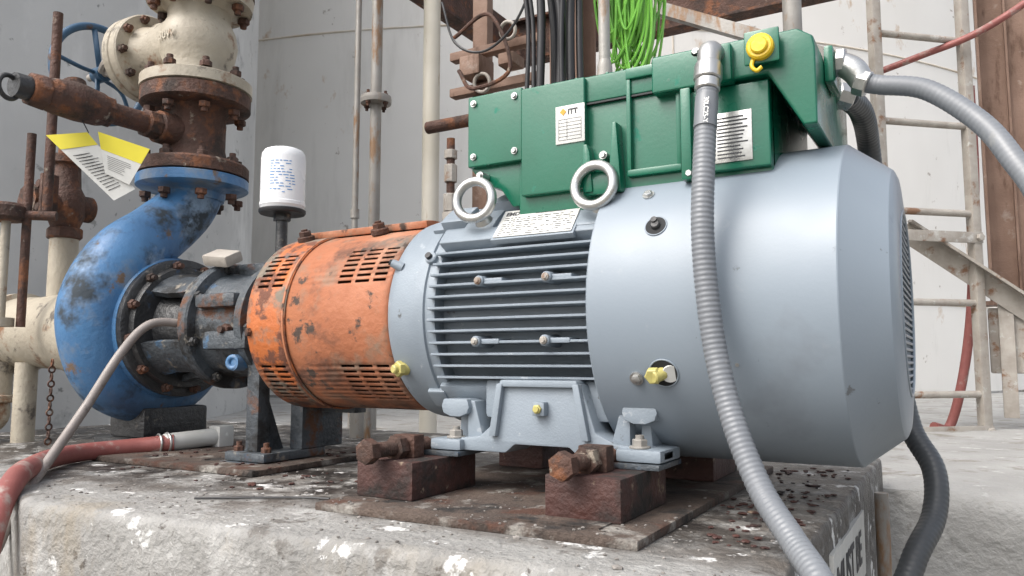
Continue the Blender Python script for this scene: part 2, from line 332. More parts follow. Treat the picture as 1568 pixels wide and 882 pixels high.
# ================================================================ DRIVE ENCLOSURE
g='motor_drive_enclosure'
YB,YB2=1.2,1.56
P=[box(-.685,-.235,YB+.012,YB2-.01,.262,.46,.005,3),
   box(-.79,-.235,YB+.006,YB2,.452,.500,.005,3),
   box(-.79,-.672,YB,YB2,.366,.503,.004,3),
   prism([(-.79,.365),(-.79,.40),(-.66,.40),(-.66,.285),(-.70,.285),(-.725,.32),(-.765,.335)],'y',YB+.014,YB2-.02,.004),
   prism([(-.42,.503),(-.19,.503),(-.168,.488),(-.165,.47),(-.165,.352),(-.185,.352),(-.235,.441),(-.42,.441)],'y',YB-.012,YB2,.005,3),
   box(-.672,-.545,YB-.004,YB+.03,.298,.497,.004,3),
   box(-.36,-.235,YB-.002,YB+.03,.30,.436,.004,3),
   prism([(-.548,.29),(-.530,.29),(-.535,.36),(-.540,.375),(-.548,.375)],'y',YB-.008,YB+.02,.003),
   prism([(-.500,.285),(-.476,.285),(-.484,.405),(-.492,.405)],'y',YB-.012,YB+.02,.003),
   box(-.55,-.478,YB-.004,YB+.02,.285,.325,.004),
   box(-.372,-.355,YB-.015,YB+.02,.29,.44,.003),
   box(-.47,-.376,YB-.002,YB+.02,.478,.497,.003),box(-.47,-.462,YB,YB+.02,.32,.48,.003),box(-.384,-.376,YB,YB+.02,.32,.48,.003),box(-.47,-.376,YB,YB+.02,.31,.322,.003),
   box(-.165,-.15,1.27,1.36,.44,.50,.006),
   box(-.26,-.215,YB-.03,YB,.455,.5,.005),
   box(-.335,-.285,YB-.03,YB,.435,.495,.005)]
for x in (-.76,-.70,-.64,-.58,-.52): P.append(box(x,x+.006,YB+.03,YB2-.03,.5,.512,.002))
make('housing',P,'green',g,30)
make('gasket_line',[box(-.788,-.237,YB+.0045,YB2-.002,.4485,.4515)],'black',g)
sb=[]
for x,z in ((-.776,.488),(-.687,.488),(-.776,.385),(-.687,.385)): sb+=[cyl((x,YB,z),(x,YB-.003,z),.0065,seg=20)]+nut((x,YB-.003,z),(0,-1,0),.0048,.004)
for x,z in ((-.755,.345),(-.508,.35),(-.36,.30),(-.345,.497)): sb+=[cyl((x,YB+.012,z),(x,YB-.012,z),.0072,seg=20)]+nut((x,YB-.012,z),(0,-1,0),.0055,.005)
make('housing_screws',sb,'zinc',g)
LX,LZ=.012,.014
make('rating_label',box(-.612+LX,-.556+LX,YB-.0065,YB-.0045,.368+LZ,.436+LZ,.0004),'label',g)
text('ITT',.013,(-.588+LX,YB-.0072,.420+LZ),(1,0,0),(0,0,1),'ink',g,.0004)
make('label_mark',obox((-.597+LX,YB-.0071,.425+LZ),(.009,.009,.0006),(1,0,1),(1,0,-1)),'inko',g)
ln=[box(-.606+LX,-.562+LX,YB-.0071,YB-.0068,z,z+.0005) for z in [.374+LZ+.0062*i for i in range(7)]]+[box(x,x+.0005,YB-.0071,YB-.0068,.374+LZ,.411+LZ) for x in (-.606+LX,-.59+LX,-.5627+LX)]
make('label_print',ln,'ink',g)
make('data_plate',box(-.320,-.262,YB-.0045,YB-.0025,.312,.392,.0004),'steelpl',g)
make('data_plate_print',[box(-.316,-.270+random.uniform(-.012,.003),YB-.0051,YB-.0047,z,z+.0022) for z in [.318+.0058*i for i in range(12)]],'ink',g)
yc=(-.239,YB-.03,.474)
make('port_cap',[cyl(yc,(-.239,YB-.045,.474),.0205,.020,seg=32,ch=.003),cyl((-.239,YB-.045,.474),(-.239,YB-.050,.474),.013,seg=24,ch=.002),sweep([(-.25,YB-.035,.458),(-.252,YB-.038,.446),(-.245,YB-.038,.438),(-.238,YB-.036,.443)],.0032)],'yellow',g)
make('cap_flange',[box(-.264,-.212,YB-.034,YB-.029,.450,.503,.003)],'green',g)
# ================================================================ conduits
g='liquid_tight_conduit'
path=[(-.311,1.14,.447),(-.311,1.128,.407),(-.311,1.10,.290),(-.311,1.085,.191),(-.305,1.08,.096),(-.292,1.075,.004),(-.267,1.06,-.083),(-.228,1.03,-.162),(-.181,.98,-.2115),(-.135,.915,-.255),(-.10,.865,-.36),(-.07,.84,-.6),(-.02,.82,-.93)]
make('hose',sweep(path,.0162,18,14,rib=(.0075,.0006)),'cond',g,60)
make('elbow_fitting',[sweep([(-.311,YB-.01,.476),(-.311,1.165,.480),(-.311,1.145,.472),(-.311,1.138,.45)],[.016,.017,.018,.017],20,6),
   cyl((-.311,1.138,.452),(-.311,1.131,.424),.021,.0215,seg=10,ch=.002),cyl((-.311,1.131,.424),(-.311,1.127,.407),.019,seg=24,ch=.002),cyl((-.311,YB,.476),(-.311,YB-.016,.476),.021,seg=8,ch=.002)],'zinc',g)
make('sleeve_mark',cyl((-.311,1.1235,.395),(-.311,1.111,.345),.0172,seg=24),'cond',g)
text('30LC25-Y',.0105,(-.3085,1.1020,.390),(0,-.25,-1),(1,-.1,0),'label',g,.0002)
g='liquid_tight_conduit.001'
make('hose',sweep([(-.115,1.3,.440),(-.085,1.3,.430),(-.024,1.28,.405),(.039,1.25,.339),(.073,1.22,.275),(.105,1.19,.19),(.135,1.16,.0),(.15,1.14,-.4),(.15,1.14,-.93)],.0150,18,14,rib=(.008,.0002)),'cond',g,60)
make('elbow_fitting',[sweep([(-.16,1.3,.478),(-.145,1.3,.476),(-.125,1.3,.462),(-.112,1.3,.438)],[.0165,.019,.020,.018],20,6),cyl((-.15,1.3,.478),(-.135,1.3,.477),.023,seg=8,ch=.002),cyl((-.122,1.3,.443),(-.104,1.3,.434),.021,seg=8,ch=.002)],'zinc',g)
g='liquid_tight_conduit.002'
make('hose',sweep([(-.15,1.44,.465),(-.135,1.52,.455),(-.135,1.64,.41),(-.13,1.71,.2),(-.11,1.72,0),(-.089,1.7,-.126),(-.052,1.65,-.198),(-.054,1.6,-.273),(-.088,1.52,-.345),(-.13,1.46,-.5),(-.14,1.44,-.93)],.0205,18,12,rib=(.01,.0004)),'condb',g,60)
make('fitting',cyl((-.168,1.43,.47),(-.145,1.445,.463),.024,seg=8,ch=.002),'zinc',g)
make('standpipe',cyl((-.150,1.74,-.93),(-.150,1.74,-.26),.0135,seg=20),'galv','steel_conduit')
# ================================================================ coupling guard
g='coupling_guard'
def shell(x0,x1,R,slots,t=.003):
    xs=sorted(set([x0,x1]+[a for s in slots for a in s])); V=[];F=[]; n=180
    for x in xs:
        for i in range(n): V.append(pol(i*2,R,x)); 
    op=set()
    for c in list(range(10,23))+list(range(-30,-15)):
        if c%2==0: op.add(c%n)
    for j in range(len(xs)-1):
        for i in range(n):
            k=(i+1)%n
            if (xs[j],xs[j+1]) in slots and i in op: continue
            F.append((j*n+i,j*n+k,(j+1)*n+k,(j+1)*n+i))
    return V,F
o=make('guard_shell',shell(-1.245,-.962,.197,[(-1.105,-1.068),(-1.058,-1.021),(-1.011,-.978)]),'orange',g,60)
o.modifiers.new('s','SOLIDIFY').thickness=.003
o=make('guard_collar',shell(-1.352,-1.238,.2005,[(-1.335,-1.302),(-1.292,-1.259)]),'orange_b',g,60)
o.modifiers.new('s','SOLIDIFY').thickness=.003
make('guard_end',lathe((-1.352,YM,ZM),AX,[(-.016,.06),(-.016,.178),(-.012,.189),(-.002,.199),(.004,.2),(.004,.19),(-.008,.17),(-.008,.06)],72),'orange_b',g)
make('guard_bands',[lathe((x,YM,ZM),AX,[(0,.199),(.001,.2025),(.006,.2025),(.007,.199)],72) for x in (-1.247,)]+[prism(arcpoly(77,103,.2,.216,8),'x',-1.34,-.98,.004)],'orange',g)
rb=[]
for x in (-1.31,-1.09): rb+=[cyl(pol(70,.198,x),pol(70,.212,x),.02,seg=20,ch=.002)]+nut(pol(70,.212,x),nrm(70),.014,.012,.004)
rb+=nut(pol(-8,.2,-1.345),(-.4,-1,0),.010,.008)
make('guard_bolts',rb,'rust',g)
make('shaft_coupling',lathe((-1.33,YM,ZM),AX,[(0,.05),(.06,.05),(.06,.09),(.2,.09),(.2,.05),(.34,.05)],40),'blackcast',g)
# ================================================================ pump
g='centrifugal_pump'; XP=-1.945
vp=[(.06,.15),(.15,.10),(.172,.0),(.125,-.125),(0,-.18),(-.13,-.13),(-.182,0),(-.165,.10),(-.105,.19),(-.015,.265),(.06,.335),(.097,.395),(.10,.435)]
vr=[.05,.055,.06,.068,.08,.086,.088,.09,.09,.086,.083,.083,.088]
make('volute',sweep([(XP,YM+a,ZM+b) for a,b in vp],vr,36,10,flat=1.0),'blue',g,70)
make('casing_hub',lathe((XP,YM,ZM),AX,[(-.16,.11),(-.08,.13),(-.05,.19),(.05,.2),(.085,.19),(.10,.187),(.10,.1)],64),'blue',g)
make('discharge_flange',lathe((XP,1.478,.525),(0,0,1),[(-.05,.088),(-.03,.092),(-.022,.105),(-.018,.15),(-.014,.156),(.012,.156),(.014,.154)],64),'blue',g)
make('casing_cover',lathe((XP+.1,YM,ZM),AX,[(0,.186),(.018,.186),(.02,.183),(.02,.165),(.034,.16),(.036,.11),(.06,.10),(.2,.085),(.23,.09)],64),'blackcast',g)
make('cover_nuts',ringnuts((XP+.12,YM,ZM),AX,.168,12,.013,.014,.012,ph=.2),'rust',g)
lp=[]
for a0,a1 in ((-62,-18),(38,95),(140,200),(-130,-85)):
    V=[];F=[];n=10
    for x,r in ((XP+.12,.15),(XP+.18,.135),(XP+.25,.135),(-1.615,.15)):
        for dr in (0,-.018):
            for i in range(n+1): V.append(pol(a0+(a1-a0)*i/n,r+dr,x))
    m=n+1
    for j in range(3):
        for i in range(n):
            A=j*2*m
            F+=[(A+i,A+i+1,A+2*m+i+1,A+2*m+i),(A+m+i,A+2*m+m+i,A+2*m+m+i+1,A+m+i+1)]
        for i in (0,n): F.append((j*2*m+i,j*2*m+m+i,(j+1)*2*m+m+i,(j+1)*2*m+i))
    lp.append((V,F))
make('lantern',lp,'bluedirty',g)
make('bearing_frame',[lathe((0,YM,ZM),AX,[(-1.645,.10),(-1.645,.157),(-1.64,.161),(-1.615,.161),(-1.61,.157),(-1.608,.135),(-1.57,.128),(-1.47,.124),(-1.455,.15),(-1.43,.152),(-1.425,.12),(-1.36,.11),(-1.36,.06)],64),
   box(-1.60,-1.40,YM-.02,YM+.02,.2,.252,.01),box(-1.57,-1.42,1.232,1.30,.03,.075,.012),box(-1.60,-1.46,1.23,1.29,.13,.165,.012)],'bluedirty',g,30)
make('frame_bolts',ringnuts((-1.611,YM,ZM),AX,.146,8,.012,.012,.006,ph=.3)+ringnuts((-1.426,YM,ZM),AX,.138,6,.010,.01,.0,ph=.1),'blackcast',g)
make('oil_port',[torus((-1.465,1.240,.0),(0.3,-1,0),.013,.006),cyl((-1.465,1.27,.0),(-1.465,1.238,.0),.019,seg=20)],'blue',g)
make('oil_plug',nut((-1.50,1.252,.075),(0,-1,.1),.016,.016,.01),'rust',g)
make('frame_leg',[box(-1.445,-1.405,1.265,1.30,-.205,.02,.004),box(-1.49,-1.36,1.245,1.44,-.225,-.205,.004),prism([(1.30,-.205),(1.36,-.205),(1.30,-.06)],'x',-1.43,-1.42,.001),box(-1.40,-1.36,1.36,1.50,-.205,-.03,.004),box(-1.36,-1.25,1.42,1.46,-.12,-.08,.003),box(-1.50,-1.38,1.235,1.33,-.24,-.2265,.004)],'bluedirty',g)
make('leg_bolts',nut((-1.47,1.27,-.205),(0,0,1),.012,.012,.01)+nut((-1.38,1.27,-.205),(0,0,1),.012,.012,.01),'rust',g)
make('casing_foot',[box(-2.02,-1.87,1.30,1.50,-.2,-.12,.01),box(-2.04,-1.85,1.27,1.55,-.225,-.2,.004)],'blackcast',g)
make('frame_cap',[obox((-1.60,1.31,.262),(.09,.055,.03),(1,0,-.12),(0,1,.5),.008)],'zincd',g)
g='breather_filter'
F0=(-1.466,1.378)
make('canister',lathe((*F0,.378),(0,0,1),[(0,.03),(0,.052),(.012,.055),(.014,.0565),(.022,.0565),(.024,.055),(.135,.055),(.148,.053),(.157,.047),(.161,.038),(.162,.0)],48),'white',g,30)
make('canister_rim',lathe((*F0,.372),(0,0,1),[(0,.03),(.0,.055),(.004,.0578),(.010,.0578),(.012,.055)],48),'black',g)
make('stem',[cyl((*F0,.2),(*F0,.375),.0145,seg=16),cyl((*F0,.355),(*F0,.375),.022,seg=6)],'blackcast',g)
def cylpt(ang,z,r=.0556):
    a=R_(ang); return Vector((F0[0]+r*math.cos(a),F0[1]+r*math.sin(a),z))
pr=[]
for i in range(12):
    z=.418+.0072*i; a=-78
    while a<-20:
        w=random.uniform(5,14)
        if random.random()<.65:
            V=[cylpt(a,z),cylpt(a+w/2,z),cylpt(a+w,z),cylpt(a+w,z+.002),cylpt(a+w/2,z+.002),cylpt(a,z+.002)]; pr.append((V,[(0,1,4,5),(1,2,3,4)]))
        a+=w+3
make('canister_print',pr,'inkblue',g)
# ================================================================ discharge pipe + valve
VX,VY=-1.945,1.478
g='discharge_pipe'
make('pipe',[lathe((VX,VY,0),(0,0,1),[(.542,.150),(.544,.156),(.575,.156),(.582,.15),(.592,.10),(.605,.092),(.63,.086),(.735,.086),(.748,.096),(.752,.15),(.756,.155),(.795,.155),(.798,.15)],64),cyl((VX,VY-.07,.668),(VX,VY-.13,.668),.048,.046,seg=28,ch=.004)],'rust',g)
make('flange_studs',ringnuts((VX,VY,.583),(0,0,1),.128,8,.017,.016,.012,both=True,gap=.095,ph=.3)+ringnuts((VX,VY,.845),(0,0,1),.128,8,.017,.016,.012,both=True,gap=.105,ph=.3),'rust',g)
g='drain_valve'
BZ=.668
make('nipple',[cyl((VX,1.36,BZ),(VX,1.18,BZ),.029,seg=24),cyl((VX,1.35,BZ),(VX,1.31,BZ),.04,seg=8,ch=.004)],'rust',g)
make('valve_body',[sweep([(VX,1.21,BZ),(VX,1.17,BZ),(VX,1.12,BZ+.002),(VX,1.07,BZ),(VX,1.03,BZ)],[.036,.046,.05,.046,.038],24,6),cyl((VX,1.04,BZ),(VX,1.0,BZ),.045,.042,seg=8,ch=.004),cyl((VX,1.21,BZ),(VX,1.185,BZ),.042,seg=8,ch=.004),
   cyl((VX,1.12,BZ),(VX-.02,1.12,BZ+.055),.03,seg=20)],'rust',g)
make('plug',[cyl((VX,1.0,BZ),(VX,.965,BZ),.03,seg=20),torus((VX,.955,BZ-.01),(1,.3,0),.028,.006)],'blackcast',g)
g='warning_tag'
def card(A,B,C,D,fr):
    A,B,C,D=map(Vector,(A,B,C,D)); n=(B-A).cross(D-A).normalized()*.0006
    def quad(f0,f1,off,g0=0,g1=1):
        def pt(s,t): return (A.lerp(B,s)).lerp(D.lerp(C,s),t)+n*off
        V=[pt(g0,f0),pt(g1,f0),pt(g1,f1),pt(g0,f1)]; return V,[(0,1,2,3)]
    make('card',[quad(0,1,0)],'label','warning_tag')
    make('card_band',[quad(.0,fr,1),quad(0,fr,-1)],'tagy','warning_tag')
    L=[quad(fr+.06+.045*k,fr+.07+.045*k,s*2,.15,.85-.3*random.random()) for k in range(1,int((.85-fr)/.045)) for s in (1,-1)]
    make('card_print',L,'ink','warning_tag')
card((-2.02,1.088,.585),(-1.925,1.140,.592),(-1.825,1.214,.446),(-1.868,1.185,.415),.22)
card((-1.895,1.150,.592),(-1.775,1.216,.545),(-1.830,1.200,.455),(-1.885,1.168,.485),.42)
make('string',sweep([(-1.92,1.14,.590),(-1.94,1.13,.64),(-1.93,1.14,.70)],.0015,6),'black','warning_tag')
g='gate_valve'
make('body',[lathe((VX,VY,0),(0,0,1),[(.799,.150),(.801,.158),(.832,.158),(.836,.15),(.838,.115),(.85,.095),(.88,.093),(.91,.105),(.95,.112),(.99,.105),(1.02,.09),(1.05,.09),(1.065,.11),(1.068,.15),(1.10,.155),(1.103,.15)],64),
  lathe((VX,VY,.955),(-1,0,0),[(0,.1),(.10,.09),(.17,.085),(.205,.095),(.21,.13),(.215,.134),(.24,.134),(.244,.13),(.247,.13),(.25,.134),(.275,.134),(.28,.12),(.30,.07),(.36,.045),(.40,.04)],56),
  box(VX-.22,VX-.05,VY-.03,VY+.03,.86,1.05,.012)],'cream',g,32)
text('150W',.034,(VX-.05,VY-.113,.935),(1,0,.0),(0,0,1),'cream',g,.001)
make('upper_flange',[lathe((VX,VY,0),(0,0,1),[(1.106,.15),(1.108,.156),(1.14,.156),(1.145,.1),(1.5,.088)],48)],'rust',g)
make('valve_bolts',ringnuts((VX,VY,1.143),(0,0,1),.128,8,.018,.016,.012,both=True,gap=.08,ph=.3)+ringnuts((VX-.205,VY,.955),(1,0,0),.115,10,.014,.012,.01,ph=.1),'rust',g)
M['wheelblue']=pmat('handwheel_blue',(.035,.095,.17),(.025,.07,.13),8,.5,patches=[((.09,.055,.04),.6,14,.08)],bump=.1)
hc=Vector((-2.44,1.478,.955)); hw=[torus(hc,(1,0,0),.158,.0125,64,12)]
for k in range(5):
    a=2*math.pi*k/5+.5; hw.append(sweep([hc+Vector((.0,.02*math.cos(a),.02*math.sin(a))),hc+Vector((.018,.08*math.cos(a+.15),.08*math.sin(a+.15))),hc+Vector((0,.152*math.cos(a),.152*math.sin(a)))],.009,8,5,flat=.7))
hw.append(cyl(hc-Vector((.02,0,0)),hc+Vector((.025,0,0)),.026,seg=20))
make('handwheel',hw,'wheelblue',g)
make('stem',[cyl((-2.33,1.478,.955),(-2.5,1.478,.955),.012,seg=12),cyl((-2.34,1.478,.955),(-2.37,1.478,.955),.035,seg=8,ch=.003)]+[sweep([(-2.24,1.478+s*.05,.955),(-2.32,1.478+s*.055,.955),(-2.40,1.478+s*.02,.955)],.012,8,6) for s in (1,-1)],'zincd',g)
# ================================================================ suction side pipes
g='suction_pipe'
make('pipe',[lathe((0,YM,ZM),AX,[(-3.2,.115),(-2.66,.115),(-2.655,.13),(-2.62,.13),(-2.615,.115),(-2.5,.112),(-2.35,.118),(-2.25,.14),(-2.16,.15),(-2.155,.16),(-2.12,.16),(-2.1,.12)],56),cyl((-2.42,YM,ZM+.1),(-2.42,YM,.39),.041,seg=24)],'cream',g)
make('drops',[cyl((-2.50,1.33,.0),(-2.50,1.33,-.95),.032,seg=20),cyl((-2.62,1.31,.0),(-2.62,1.31,-.12),.04,seg=20),cyl((-2.62,1.31,-.10),(-2.62,1.31,-.125),.05,seg=20,ch=.004),sweep([(-2.62,1.31,-.12),(-2.62,1.31,-.17),(-2.60,1.26,-.20),(-2.56,1.2,-.21)],.036,16,6)],'cream',g)
g='vent_valve'
make('tee',[cyl((-2.42,YM,.385),(-2.42,YM,.42),.052,seg=8,ch=.005),lathe((-2.42,YM,.42),(0,0,1),[(0,.04),(.04,.055),(.10,.055),(.13,.04),(.2,.036),(.205,.05),(.23,.05),(.235,.03),(.26,.03)],24),cyl((-2.42,YM-.11,.49),(-2.42,YM+.08,.49),.042,seg=20,ch=.004),cyl((-2.42,YM-.12,.49),(-2.42,YM-.10,.49),.052,seg=8)],'rust',g)
make('lever',[box(-2.34,-2.325,1.25,1.30,.43,.56,.003)]+nut((-2.35,1.27,.46),(0,-1,0),.014,.02)+nut((-2.35,1.27,.53),(0,-1,0),.014,.02),'rust',g)
g='steel_rod'
make('rod',[cyl((-2.265,1.235,.42),(-2.265,1.235,1.03),.0135,seg=14),cyl((-2.30,1.20,.10),(-2.30,1.20,.66),.012,seg=14),cyl((-2.33,1.16,.40),(-2.33,1.16,.45),.05,seg=16,ch=.01),cyl((-2.24,1.25,.42),(-2.36,1.14,.42),.014,seg=12)],'rust',g)
make('sleeve',[cyl((-2.33,1.16,.12),(-2.33,1.16,.42),.012,seg=14),cyl((-2.33,1.16,.10),(-2.33,1.16,.125),.035,seg=16)],'cream',g)
ch=[]
for k in range(12):
    ch.append(torus((-2.22,1.25,.0-k*.02),(1,0,0) if k%2 else (.3,1,0),.0085,.0028,16,6))
make('chain',ch,'rust','chain')
# ================================================================ hoses
make('drain_tube',sweep([(-1.60,1.30,.088),(-1.655,1.237,.096),(-1.68,1.170,.09),(-1.69,1.109,.023),(-1.69,1.03,-.10),(-1.664,.941,-.204),(-1.60,.86,-.262),(-1.54,.79,-.328),(-1.49,.74,-.42),(-1.46,.70,-.93)],.0105,14,10),'tan','drain_tube')
make('hose',sweep([(-1.785,1.33,-.208),(-1.84,1.25,-.215),(-1.86,1.13,-.218),(-1.79,1.02,-.216),(-1.68,.92,-.214),(-1.56,.82,-.222),(-1.47,.74,-.29),(-1.42,.68,-.5),(-1.4,.6,-.92)],.0215,18,10),'redhose','red_hose')
make('hose_end',[cyl((-1.80,1.31,-.208),(-1.765,1.475,-.200),.0235,seg=20,ch=.003),box(-1.79,-1.745,1.44,1.49,-.23,-.172,.006)],'label','red_hose')
make('hose_clamp',[torus((-1.797,1.318,-.208),(-.2,-1,0),.0245,.0035),torus((-1.806,1.30,-.209),(-.3,-1,0),.0235,.003)],'zinc','red_hose')
# ================================================================ base: plate, risers, jack bolts
g='base_plate'
make('plate',[box(-.93,-.37,.963,1.80,-.2415,-.2287,.002),box(-.60,-.44,1.0,1.2,-.2285,-.2265)],'rustpl',g)
make('pump_soleplate',[box(-2.1,-1.30,1.16,1.62,-.241,-.2275,.003)],'rustpl',g)
def riser(x0,x1):
    g='riser_block' if x0<-.8 else 'riser_block.001'
    make('block',[box(x0,x1,1.045,1.24,-.2283,-.166,.003)],'rustblk',g)
    make('shim',[box(x0+.02,x1+.02,1.15,1.26,-.1655,-.1572,.001)],'bluedirty',g)
riser(-.913,-.794); riser(-.547,-.4255)
make('block',[box(-.90,-.79,1.50,1.68,-.2283,-.1575,.003)],'rustblk','riser_block.002')
make('block',[box(-.547,-.42,1.50,1.68,-.2283,-.1575,.003)],'rustblk','riser_block.003')
def jack(x,grp):
    z=-.148
    a=Vector((x,1.02,z)); d=Vector((.05,1,0)).normalized()
    rp=[(0,.0125),(.02,.013)]
    t=.02
    while t<.15: rp+=[(t,.0118),(t+.0025,.0135)]; t+=.005
    make('screw',[lathe(a,d,rp,14)]+[lathe(a-d*.018,d,[(0,.012),(.0005,.016),(.003,.0215),(.022,.0215),(.024,.018)],6,.4)]+[lathe(a+d*.055,d,[(0,.018),(.002,.022),(.02,.022),(.022,.018)],6,.2)],'rust',grp)
    make('lug',[box(x-.018,x+.03,1.10,1.13,-.166,-.127,.003)],'rust',grp)
jack(-.862,'jacking_bolt'); jack(-.50,'jacking_bolt.001')
make('stick',sweep([(-1.18,.925,-.238),(-1.12,.965,-.238),(-1.03,1.02,-.238),(-.97,1.04,-.238)],.0022,6),'black','stick')
# ================================================================ concrete pad
def fy(x):
    if x<-1.73: return .88+.01*(x+1.73)
    if x<-1.42: return .765+(.88-.765)*(-1.42-x)/.31
    return .765+(x+1.42)*(.085/1.23)
xs=[-2.9+i*(1.1/40) for i in range(40)]+[-1.8+i*(1.61/300) for i in range(301)]
def N3(x,y,z,s): return noise.noise(Vector((x*s,y*s,z*s)))
V=[];F=[]
ex=[(-.187,-.247),(-.1855,-.258),(-.185,-.28),(-.185,-.35),(-.185,-.5),(-.185,-.95)]
cols=[(x,9) for x in xs]+ex
for x,zc in cols:
    f=fy(min(x,-.19)); pts=[(f,-.95),(f,-.7),(f,-.5),(f,-.4),(f,-.33),(f,-.29),(f,-.268),(f+.001,-.256),(f+.004,-.248),(f+.010,-.2435),(f+.018,-.2418)]
    NR=90
    for k in range(NR+1): pts.append((f+.03+(2.195-f-.03)*(k/NR)**1.7,-.2416))
    for k,(yy_,z) in enumerate(pts):
        edge=math.exp(-((yy_-f)/.025)**2)*math.exp(-((z+.245)/.03)**2)
        n1=N3(x,yy_,z,28)*.5+N3(x,yy_,z,70)*.3
        chip=max(0,N3(x,.5,3,9)-.15)*.03
        yy2=yy_+edge*(n1*.006+chip)+(N3(x,1,z,4)*.0015 if k<8 else 0)
        ed2=math.exp(-((x+.19)/.02)**2)
        z2=min(z,zc)
        if k>=7: z2+=(N3(x,yy_,0,9)*.001+n1*.0010) - edge*chip*.5 - ed2*max(0,N3(7,yy_,1,14)+.1)*.012
        V.append((x+ (N3(x,yy_,z,12)*.004 if zc<1 else 0),yy2,z2))
    nr=len(pts)
for i in range(len(cols)-1):
    for k in range(nr-1): F.append((i*nr+k,(i+1)*nr+k,(i+1)*nr+k+1,i*nr+k+1))
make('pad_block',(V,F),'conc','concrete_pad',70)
text('MUST BE',.085,(-.1785,1.305,-.375),(0,1,0),(0,0,1),'ink','concrete_pad',.002)
make('stencil_panel',[box(-.188,-.1795,1.28,1.70,-.41,-.29)],'label','concrete_pad')
pb=[];db=[]
def chip(x,y,z,r,fl=.6):
    bm=bmesh.new(); bmesh.ops.create_icosphere(bm,subdivisions=1,radius=r); a,b2=random.uniform(.7,1.5),random.uniform(.7,1.3)
    for v in bm.verts: v.co=Vector((v.co.x*a*random.uniform(.8,1.2),v.co.y*b2*random.uniform(.8,1.2),v.co.z*fl))+Vector((x,y,z+r*.3))
    return bmout(bm)
for i in range(480):
    x=random.uniform(-1.7,-.2); y=random.choice([random.gauss(1.0,.12),random.uniform(.82,1.3)])
    if y<fy(x)+.02 : continue
    r=random.uniform(.0010,.0032)*(1 if random.random()<.95 else 1.8)
    on=-.93<x<-.37 and y>.963
    if (-.913<x<-.794 or -.547<x<-.4255) and y>1.04: continue
    pb.append(chip(x,y,-.2285 if on else -.2415,r))
for i in range(260):
    if random.random()<.5: x=random.uniform(-.36,-.21); y=random.uniform(1.05,1.9)
    else: x=random.uniform(-1.75,-1.0); y=random.uniform(1.05,1.6)
    z=-.2415 if x>-1.3+.02 else -.2275
    if x<-1.3 and y<1.17: z=-.2415
    if -1.0<x: pass
    db.append(chip(x,y,z,random.uniform(.002,.008),.35))
make('debris',pb,'stone','debris',30)
make('rust_flakes',db,'rustblk','rust_flakes',30)
# ================================================================ ground, slab, tanks
me=(([(-60,-60,-.95),(60,-60,-.95),(60,60,-.95),(-60,60,-.95)]),[(0,1,2,3)])
make('ground',me,'gravel','ground')
V=[];F=[]
xs=[-8+i*.05 for i in range(281)]
for x in xs:
    for yy_,z in ((2.2,-.95),(2.2,-.75),(2.2,-.6),(2.2,-.5),(2.2,-.42),(2.2,-.36),(2.21,-.32),(2.25,-.302),(2.5,-.30),(4,-.30),(14,-.30)):
        V.append((x,yy_+(N3(x,1,z,7)*.03+N3(x,1,z,20)*.02 if yy_<2.3 else 0),z+(N3(x,yy_,1,5)*.012 if yy_<2.3 else 0)))
for i in range(len(xs)-1):
    for k in range(10): F.append((i*11+k,(i+1)*11+k,(i+1)*11+k+1,i*11+k+1))
make('slab',(V,F),'conc2','tank_foundation_slab',60)
C1=(-7.6,13.5)
g='storage_tank'
make('shell',lathe((*C1,0),(0,0,1),[(-.30,9.0),(9,9.0)],256),'tank',g)
make('chime',lathe((*C1,0),(0,0,1),[(-.298,9.06),(-.28,9.06),(-.28,9.0)],256),'conc2',g)
sm=[torus((*C1,z),(0,0,1),9.0,.010,256,6) for z in (.55,2.94,5.3)]
for a,z0,z1 in ((-78,.55,2.94),(-52,.55,2.94),(-65,-.29,.55),(-58,2.94,5.3),(-40,-.29,.55),(-28,.55,2.94),(-84,2.94,5.3)):
    q=Vector((C1[0]+9*math.cos(R_(a)),C1[1]+9*math.sin(R_(a)),0)); sm.append(cyl(q+Vector((0,0,z0)),q+Vector((0,0,z1)),.008,seg=8))
make('weld_seams',sm,'seam',g)
g='storage_tank.001'
make('shell',lathe((-5.72,1.82,0),(0,0,1),[(-.95,2.4),(6,2.4)],192),'tankg',g)
# ================================================================ background pipes, steelwork
make('pipe',cyl((-1.779,2.437,-.3),(-1.779,2.437,4),.034,seg=28),'creamw','vertical_pipe')
make('pipe',[cyl((-1.904,2.249,-.3),(-1.904,2.249,4),.0215,seg=24),lathe((-1.904,2.249,1.0),(0,0,1),[(-.01,.03),(-.008,.058),(.006,.060),(.008,.06),(.020,.058),(.022,.03)],28)],'galv','vertical_pipe.001')
make('flange_bolts',ringnuts((-1.904,2.249,1.015),(0,0,1),.046,4,.011,.01,.01,both=True,gap=.022),'rust','vertical_pipe.001')
make('pipe',[cyl((-2.239,2.518,-.3),(-2.239,2.518,4),.0135,seg=16),cyl((-2.239,2.518,.62),(-2.239,2.518,.66),.019,seg=16)],'galv','vertical_pipe.002')
make('pipe',[cyl((-1.70,1.95,-.25),(-1.70,1.95,.0),.03,seg=20),cyl((-1.70,1.95,-.02),(-1.70,1.95,.0),.04,seg=20),cyl((-1.62,1.9,-.24),(-1.62,1.9,.1),.012,seg=14)],'galv','vertical_pipe.003')
g='steel_column'
cx,cy=-1.42,3.0
make('section',[box(cx-.075,cx+.075,cy-.08,cy-.068,-.3,4),box(cx-.075,cx+.075,cy+.068,cy+.08,-.3,4),box(cx-.006,cx+.006,cy-.068,cy+.068,-.3,4)],'ruststr',g)
g='overhead_beam'
